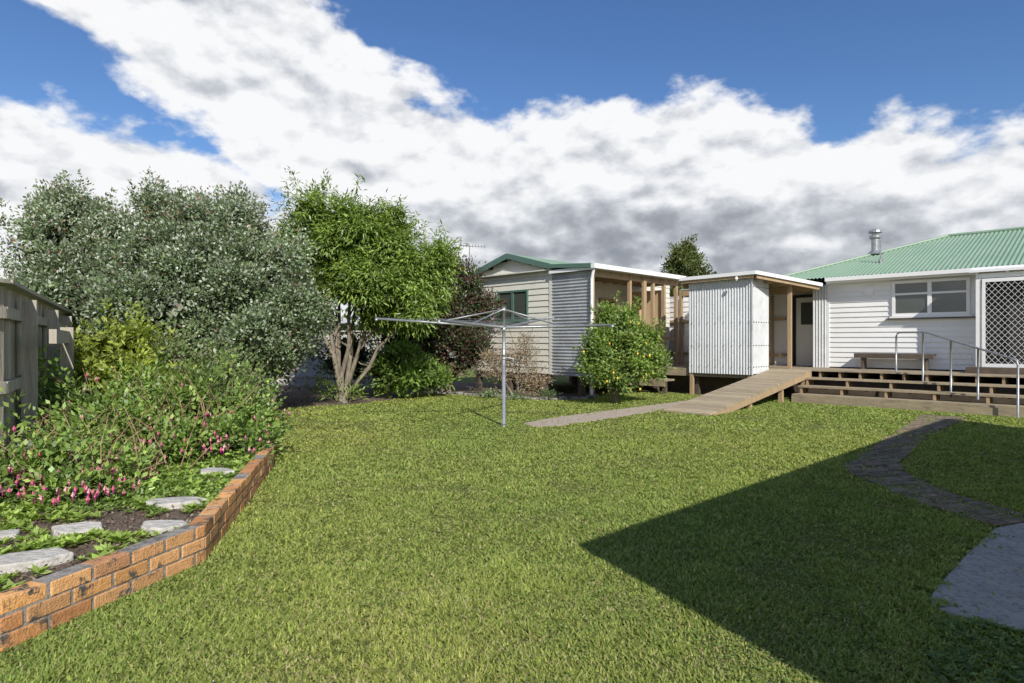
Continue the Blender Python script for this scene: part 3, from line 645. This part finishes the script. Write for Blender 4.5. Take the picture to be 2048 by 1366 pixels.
def bench(a0_,a1_,b0_,z_,name='wooden_bench'):
    e=empty(name,ROT); b=B()
    for j in range(3): b.box(a0_,a1_,b0_+j*.12,b0_+.11+j*.12,z_+.37,z_+.41)
    b.box(a0_,a1_,b0_-.02,b0_-.002,z_+.30,z_+.41)
    b.obj('seat',M['darkwood'],e); b=B()
    for q in (a0_+.15,a1_-.21): b.box(q,q+.06,b0_+.03,b0_+.32,z_,z_+.368)
    b.obj('legs',M['darkwood'],e)
bench(-5.25,-3.5,17.95,DZ)
bench(-10.3,-9.0,18.6,DZ-.01)
hr=empty('metal_handrail',ROT); b=B()
A=V((-4.03,16.9,0));Bq=V((-3.4,16.46,0));C=V((-1.6,15.2,0))
top=[A+V((0,0,DZ)),A+V((0,0,1.58)),A.lerp(Bq,.05)+V((0,0,1.64)),A.lerp(Bq,.14)+V((0,0,1.66)),Bq+V((0,0,1.66)),Bq.lerp(C,.06)+V((0,0,1.64)),C.lerp(Bq,.05)+V((0,0,1.12)),C.lerp(Bq,.01)+V((0,0,1.08)),C+V((0,0,1.0)),C+V((0,0,.0))]
b.tube(top,.021,10)
b.tube([Bq+V((0,0,.55)),Bq+V((0,0,1.65))],.02,10)
for t,zz in ((.33,.37),(.62,.37)): 
    p_=Bq.lerp(C,t); b.tube([p_+V((0,0,zz-.1)),p_+V((0,0,1.65-.53*t))],.02,10)
b.tube([A+V((0,0,DZ)),A+V((0,0,DZ+.012))],.05,12)
b.obj('rail',M['steel'],hr,smooth=True)
# ------------------------------------------------------------ clothesline
cl=empty('rotary_clothesline',0,(-.14,10.66,0)); b=B()
b.tube([(0,0,0),(0,0,.9),(0,0,.901),(0,0,2.04)],[.034,.034,.028,.028],12); b.tube([(0,0,1.64),(0,0,1.74)],.05,12); b.tube([(0,0,1.97),(0,0,2.06)],.04,12); b.tube([(0,0,0),(0,0,.04)],.05,12)
b.tube([(0,0,1.15),(0,0,1.22)],.04,12); b.tube([(0,0,1.18),(.16,-.06,1.16),(.17,-.06,1.10)],.01,8)
b.obj('mast',M['steel'],cl,smooth=True)
tips=[(-2.12,-.25,1.83),(1.78,-.45,1.715),(.95,1.7,1.93),(-.9,-1.75,1.75)]
b=B()
for t in tips:
    t=V(t); h=V((0,0,1.69)); b.tube([h,t],[.024,.020],8); m=h.lerp(t,.55); b.tube([V((0,0,2.0)),m],.012,8)
    b.tube([t-V((0,0,.03)),t+V((0,0,.03))],.026,8)
b.obj('arms',M['steel'],cl,smooth=True)
b=B()
order=[0,2,1,3]
for f_ in (.45,.62,.8,.98):
    for i in range(4):
        p_=V((0,0,1.69)).lerp(V(tips[order[i]]),f_)+V((0,0,.015)); q_=V((0,0,1.69)).lerp(V(tips[order[(i+1)%4]]),f_)+V((0,0,.015)); m_=(p_+q_)/2-V((0,0,.03))
        b.tube([p_,m_,q_],.0018,5)
b.obj('wires',M['steel'],cl)
an=empty('tv_antenna',0,(-1.4,20.6,0)); b=B(); b.tube([(0,0,2),(0,0,4.62)],.018,6); b.tube([(-.25,0,4.60),(.55,.1,4.58)],.012,6)
for i in range(8): x_=-.2+i*.1; b.tube([(x_,-.22,4.6),(x_,.22,4.6)],.007,5); b.tube([(x_,0,4.55),(x_,0,4.66)],.007,5)
b.obj('aerial',M['steel'],an)
# ------------------------------------------------------------ unseen house wing inferred from its lawn shadow, footprint shaped to cast it
gb=empty('unseen_house_wing')
Cn=[(1.61,.77),(9.26,8.02),(10.06,5.3),(3.75,-3.7)]
cx=sum(p[0] for p in Cn)/4; cy=sum(p[1] for p in Cn)/4
b=B(); b.add([(*p,2.8) for p in Cn]+[(*p,2.7) for p in Cn]+[(cx,cy,3.5)],[(0,1,8),(1,2,8),(2,3,8),(3,0,8),(4,5,1,0),(5,6,2,1),(6,7,3,2),(7,4,0,3),(7,6,5,4)]); b.obj('roof',M['greenroof'],gb)
b=B(); Wn=[(p[0]+(cx-p[0])*.1,p[1]+(cy-p[1])*.1) for p in Cn]
for i in range(4):
    p_=V((*Wn[i],0));q_=V((*Wn[(i+1)%4],0)); d_=(q_-p_); ln=d_.length; d_.normalize(); nn=V((-d_.y,d_.x,0)); 
    b.siding(p_,d_,nn,0,ln,.1,2.7,.15)
b.obj('siding',M['white'],gb)
b=B(); b.prism([(p[0]+(cx-p[0])*.01,p[1]+(cy-p[1])*.01) for p in Wn],0,2.69); b.obj('wall_core',M['dark'],gb)
# ------------------------------------------------------------ vegetation
def grp(n): return empty(n)
t=grp('feijoa_tree')
E=[(-8.9,12.6,3.1,1.25,1.3,1.35),(-7.3,12.9,3.15,1.3,1.5,1.25),(-6.1,12.7,3.15,1.25,1.4,1.3),(-5.1,12.6,2.5,1.15,1.3,1.3),(-6.7,11.9,1.9,1.6,1.2,1.3),(-8.3,12.0,2.0,1.3,1.1,1.3),(-5.1,12.2,1.5,1.1,1.1,.9),(-9.1,12.8,4.05,.5,.6,.55),(-6.9,13,4.1,.7,.8,.5),(-4.5,12.7,1.9,.7,.8,.8),(-5.4,12.8,3.75,.35,.4,.4)]
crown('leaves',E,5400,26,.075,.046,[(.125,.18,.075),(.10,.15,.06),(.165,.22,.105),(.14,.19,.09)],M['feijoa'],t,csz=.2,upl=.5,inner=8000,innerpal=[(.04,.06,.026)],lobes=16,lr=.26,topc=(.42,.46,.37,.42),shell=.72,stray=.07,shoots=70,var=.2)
crown('flower_buds',E,600,2,.05,.045,[(.28,.10,.08),(.34,.14,.10)],M['leaf'],t,csz=.3,shell=.97)
branches('limbs',(-6.5,12.9,0),[(-8.6,12.6,3.2),(-7.2,12.9,3.4),(-5.9,12.7,3.2),(-5.0,12.5,2.6),(-6.3,12.0,2.4)],.13,t,M['bark'])
t=grp('peach_tree')
E=[(-4.8,14.8,4.25,.6,.8,.85),(-5.15,14.8,3.6,.5,.7,.7),(-3.7,14.6,4.0,.8,.9,.9),(-2.8,14.7,3.4,.85,.9,.9),(-2.05,14.8,2.9,.7,.8,.8),(-4.6,14.8,3.0,.85,.9,.85),(-3.4,14.4,2.75,.85,.9,.65),(-2.2,14.5,2.15,.65,.7,.55),(-4.0,15.1,3.6,.85,.9,.9),(-2.8,14.7,4.15,.4,.5,.5),(-1.7,14.8,3.3,.38,.5,.45),(-4.95,14.7,2.15,.45,.5,.5),(-3.2,14.9,2.05,.55,.5,.35)]
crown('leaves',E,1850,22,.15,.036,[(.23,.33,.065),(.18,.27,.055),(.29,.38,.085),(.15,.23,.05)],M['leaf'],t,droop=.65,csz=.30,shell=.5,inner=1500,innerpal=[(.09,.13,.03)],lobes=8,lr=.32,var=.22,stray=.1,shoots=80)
branches('limbs',(-4.0,14.8,0),[(-4.9,14.8,4.2),(-4.65,14.9,3.4),(-4.1,14.7,4.3),(-3.5,14.6,4.0),(-2.9,14.6,3.6),(-2.3,14.7,3.0),(-1.9,14.6,2.6),(-3.6,15.0,3.5),(-5.1,14.7,3.2)],.052,t,M['bark'],stems=2.2,bow=-.10)
crown('low_shoots',[(-4.35,14.6,.35,.3,.3,.3),(-3.75,14.5,.25,.25,.2,.2)],30,12,.12,.032,[(.20,.31,.06),(.25,.35,.07)],M['leaf'],t,csz=.3,shell=.1)
t=grp('photinia_tree')
E=[(-2.2,18.0,2.6,1.2,1.,1.1),(-1.35,17.8,2.3,1.,.9,1.2),(-2.9,17.6,1.7,1.1,1,1.1),(-1.5,17.6,1.2,.9,.8,.8),(-1.9,18.1,3.3,.7,.7,.6)]
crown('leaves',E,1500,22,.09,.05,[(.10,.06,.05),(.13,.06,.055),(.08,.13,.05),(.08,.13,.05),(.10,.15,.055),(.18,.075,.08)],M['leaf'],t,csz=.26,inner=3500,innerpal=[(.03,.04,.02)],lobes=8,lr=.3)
branches('limbs',(-1.9,18,0),[(-2.2,18,2.6),(-1.3,17.8,2.3),(-2.9,17.7,1.8)],.08,t,M['bark'])
t=grp('green_shrub')
crown('leaves',[(-3.0,15.9,.75,.75,.6,.6),(-2.35,16.1,.6,.6,.5,.5)],280,20,.14,.055,[(.21,.32,.06),(.25,.37,.085),(.15,.24,.05)],M['leaf'],t,csz=.28,inner=500,innerpal=[(.06,.09,.025)],lobes=4,lr=.4,shell=.3)
t=grp('green_shrub')
crown('leaves',[(-5.9,15.2,1.3,1.1,.8,1.1),(-7.6,15.5,1.4,1.2,.8,1.2),(-4.6,17.5,1.0,.8,.8,.8)],550,18,.1,.05,[(.10,.15,.045),(.075,.115,.035)],M['leaf'],t,csz=.3,inner=1500,innerpal=[(.035,.05,.02)],lobes=6,lr=.35)
t=grp('dry_shrub')
E=[(.15,15.9,.95,.65,.5,.55),(-.45,16.1,.85,.55,.45,.45),(.45,15.7,.55,.45,.4,.35),(.25,16.0,1.35,.3,.3,.3)]
crown('leaves',E,260,18,.06,.026,[(.42,.31,.23),(.50,.38,.29),(.34,.24,.17),(.20,.18,.08)],M['leaf'],t,csz=.2,shell=.3,lobes=4,lr=.35)
branches('limbs',(.1,15.95,0),[(.2,15.9,1.3),(-.5,16.1,1.0),(.5,15.8,.8)],.03,t,M['bark'],wig=.05)
t=grp('flower_clump')
crown('leaves',[(.9,15.5,.12,.35,.3,.15),(.1,15.3,.12,.4,.25,.15),(-.6,16.0,.1,.35,.25,.14)],70,16,.06,.03,[(.16,.24,.09),(.11,.18,.06),(.3,.34,.22)],M['leaf'],t,csz=.12,shell=.1)
eb=B()
for i in range(5):
    p_=V((*bordr[5+i],0));q_=V((*bordr[6+i],0)); n_=int((q_-p_).length/.24)
    for j in range(n_):
        c=p_.lerp(q_,(j+.5)/n_)+V((random.uniform(-.03,.03),random.uniform(-.03,.03),random.uniform(-.02,.01))); eb.beam(c+V((-.1,.0,.035)),c+V((.1,-.0,.035)),.1,.09)
eb.obj('border_edging',M['mortar'],bevel=.02)
t=grp('lemon_tree')
E=[(2.5,14.6,1.5,.62,.65,.66),(2.1,14.5,1.05,.58,.6,.6),(2.95,14.8,1.05,.64,.6,.66),(2.45,14.4,.65,.7,.6,.48),(2.2,14.6,2.0,.25,.3,.33),(2.75,14.7,1.95,.24,.3,.3),(3.25,14.8,1.5,.3,.3,.33)]
crown('leaves',E,820,22,.08,.042,[(.20,.30,.06),(.25,.36,.08),(.15,.23,.05),(.32,.41,.10)],M['leaf'],t,csz=.18,shell=.4,inner=800,innerpal=[(.06,.09,.025)],lobes=6,lr=.3,stray=.1,shoots=28)
branches('limbs',(2.4,14.7,0),[(2.5,14.6,1.9),(2.1,14.5,1.4),(3.0,14.8,1.5)],.035,t,M['bark'],wig=.05)
b=B(); 
for i in range(30):
    e_=random.choice(E[:4]); d_=V((random.gauss(0,1),random.gauss(-.6,1),random.gauss(-.5,.7))).normalized(); c=V(e_[:3])+V((d_.x*e_[3],d_.y*e_[4],d_.z*e_[5]))*.93
    if c.z<.12: continue
    r=random.uniform(.022,.029); b.tube([c+V((0,0,k3*r*1.2)) for k3 in (-1,-.7,0,.7,1)],[r*.15,r*.7,r,r*.7,r*.15],8)
M['lemon']=surf('lemon_skin',(.75,.48,.04),(.8,.6,.07),scale=8,rough=.5); b.obj('lemons',M['lemon'],t,smooth=True)
t=grp('conifer_tree'); Yc=36.; xc=10.0
E=[]
for i in range(13):
    s_=i/12; z_=2.0+4.9*s_; r_=2.15*(1-s_)**.6+.25
    E.append((xc+random.uniform(-.25,.25),Yc,z_,r_,r_,.6))
crown('foliage',E,2600,14,.24,.10,[(.14,.17,.06),(.105,.135,.045),(.19,.215,.08)],M['leaf'],t,csz=.36,droop=.1,shell=.5,inner=2500,innerpal=[(.05,.065,.025)],lobes=5,lr=.3,stray=.12,shoots=25)
b=B(); b.tube([(xc,Yc,0),(xc,Yc,6.6)],[.3,.03],8); b.obj('trunk',M['bark'],t)
# fuchsia: low spreading mounds with arching stems and hanging flowers
t=grp('fuchsia_bush')
E=[(-4.75,6.8,.58,.5,.55,.45),(-4.15,6.4,.45,.6,.6,.36),(-3.55,6.5,.38,.5,.55,.28),(-3.15,6.9,.36,.38,.5,.25),(-4.1,5.4,.36,.45,.5,.28),(-3.65,5.4,.30,.45,.4,.20),(-3.95,7.3,.62,.7,.6,.46),(-3.35,7.6,.48,.5,.5,.36),(-3.4,4.95,.28,.35,.3,.13),(-4.1,4.75,.32,.35,.4,.20)]
crown('leaves',E,1350,18,.064,.036,[(.24,.35,.08),(.18,.28,.065),(.31,.42,.10),(.14,.22,.055)],M['leaf'],t,csz=.2,shell=.35,inner=1800,innerpal=[(.09,.12,.04)],lobes=6,lr=.34,var=.24,stray=.18,shoots=90)
fv=[];fc=[]
for i in range(560):
    e_=random.choice(E[:2]+E[4:6]+E[8:]+E); d_=V((random.gauss(.5,1),random.gauss(-.9,1),random.gauss(.0,.6))).normalized(); c=V(e_[:3])+V((d_.x*e_[3],d_.y*e_[4],d_.z*e_[5]))*random.uniform(1.02,1.28)
    if c.z<.27: continue
    r=random.uniform(.011,.017)
    for j in range(4):
        a1=j*math.pi/2+i; a2=a1+1.5
        fv+=[(c.x,c.y,c.z+.03),(c.x+math.cos(a1)*r,c.y+math.sin(a1)*r,c.z),(c.x+math.cos(a2)*r*.6,c.y+math.sin(a2)*r*.6,c.z-.012)]; fc.append((.88,.55,.60) if j%2 else (.80,.18,.36))
        fv+=[(c.x+math.cos(a1)*r*.7,c.y+math.sin(a1)*r*.7,c.z-.005),(c.x+math.cos(a2)*r*.7,c.y+math.sin(a2)*r*.7,c.z-.005),(c.x,c.y,c.z-.045)]; fc.append((.48,.06,.27))
npmesh('flowers',np.array(fv),3,np.array(fc),M['petal'],t)
b=B()
for i in range(240):
    x_=random.uniform(-4.6,-3.1); y_=random.uniform(5.0,7.6); h=random.uniform(.4,.95)*(1.1 if y_>6.5 else .75); e_=V((x_+random.uniform(-.4,.5),y_+random.uniform(-.45,.2),.15+h)); b.tube([(x_,y_,.2),((x_+e_.x)/2,y_,.2+h*.62),e_],[.006,.004,.002],5)
M['twig']=surf('red_twig',(.42,.28,.17),(.27,.18,.11),rough=.8); b.obj('stems',M['twig'],t)
t=grp('yellow_green_shrub')
crown('leaves',[(-5.1,8.0,1.15,.45,.5,.5),(-4.6,7.9,.85,.5,.5,.4),(-5.3,7.8,.8,.5,.5,.5),(-4.95,8.2,1.45,.25,.28,.25)],330,18,.095,.038,[(.32,.38,.06),(.26,.33,.055),(.40,.44,.10)],M['leaf'],t,csz=.2,shell=.3,inner=300,innerpal=[(.11,.14,.03)],droop=.2,lobes=4,lr=.35,stray=.12,shoots=20)
t=grp('wild_shrub')
crown('leaves',[(-4.6,9.3,.75,.8,.6,.5),(-3.9,8.8,.5,.55,.5,.36),(-5.6,9.6,.9,.8,.7,.65),(-6.3,10,.9,.8,.7,.7),(-4.2,8.3,.7,.5,.4,.4)],680,18,.07,.035,[(.16,.22,.07),(.20,.29,.08),(.24,.24,.13)],M['leaf'],t,csz=.26,shell=.3,inner=1000,innerpal=[(.055,.08,.03)],lobes=5,lr=.35,stray=.14,shoots=60)
def rosettes(name,n,xr,yr,cond,s0,s1,per,pal):
    yy=rng.uniform(*yr,n); xx=rng.uniform(*xr,n); kk=inpoly(xx,yy,ins)&cond(xx,yy); xx=xx[kk];yy=yy[kk]; n=len(xx)
    ci=np.repeat(np.arange(n),per); m_=len(ci); ang=rng.uniform(0,2*math.pi,m_); tl=rng.uniform(.15,1.0,m_); d=unit(np.stack([np.cos(ang),np.sin(ang),tl],1)); sz=rng.uniform(s0,s1,n)[ci]
    c=np.stack([xx[ci],yy[ci],np.full(m_,.215)],1)+d*sz[:,None]*.6
    npmesh(name,leafverts(c,d,sz,sz*.42,nrm=np.tile(np.array([[0,0,2.]]),(m_,1))),4,cols(m_,pal),M['leaf'])
stn=[(-2.30,4.12,.17),(-2.80,4.05,.18),(-2.74,3.47,.22),(-2.55,4.75,.18),(-2.75,5.85,.18)]
def offst(x,y):
    k=np.ones(len(x),bool)
    for a,b_,r in stn: k&=((x-a)**2+(y-b_)**2)>r*r
    return k
rosettes('bed_weeds',3300,(-4.4,-2.05),(1.8,8),lambda x,y:((.6*vn(x,y,.35,1)+.5*vn(x,y,.13,2))>-.38)&offst(x,y),.03,.085,11,[(.32,.44,.09),(.25,.36,.07),(.38,.49,.14)])
rosettes('groundcover_plant',3800,(-4.6,-2.3),(4.5,8),lambda x,y:offst(x,y)&((.6*vn(x,y,.3,3))>-.6),.025,.06,9,[(.22,.33,.09),(.28,.40,.10),(.17,.26,.07)])
n=2600; yy=rng.uniform(12,18,n); xx=rng.uniform(-8,1,n); kk=inpoly(xx,yy,bordr)|(rng.random(n)<.1); xx=xx[kk];yy=yy[kk]; n=len(xx)
c=np.stack([xx,yy,np.full(n,.025)],1); d=unit(np.stack([rng.normal(size=n),rng.normal(size=n),rng.normal(size=n)*.15],1))
npmesh('leaf_litter',leafverts(c,d,rng.uniform(.03,.07,n),.025,nrm=np.tile(np.array([[0,0,2.]]),(n,1))),4,cols(n,[(.42,.34,.18),(.3,.2,.12),(.18,.12,.08),(.46,.42,.3)]),M['petal'])
t=grp('distant_trees')
E=[(x_,48+random.uniform(-3,3),1.6,random.uniform(2.5,4),2,random.uniform(1.2,2.2)) for x_ in range(-60,62,5)]
crown('foliage',E,2200,10,.5,.3,[(.07,.11,.04),(.09,.13,.05)],M['leaf'],t,csz=.9,shell=.5,inner=2500,innerpal=[(.03,.045,.018)])
print('done')
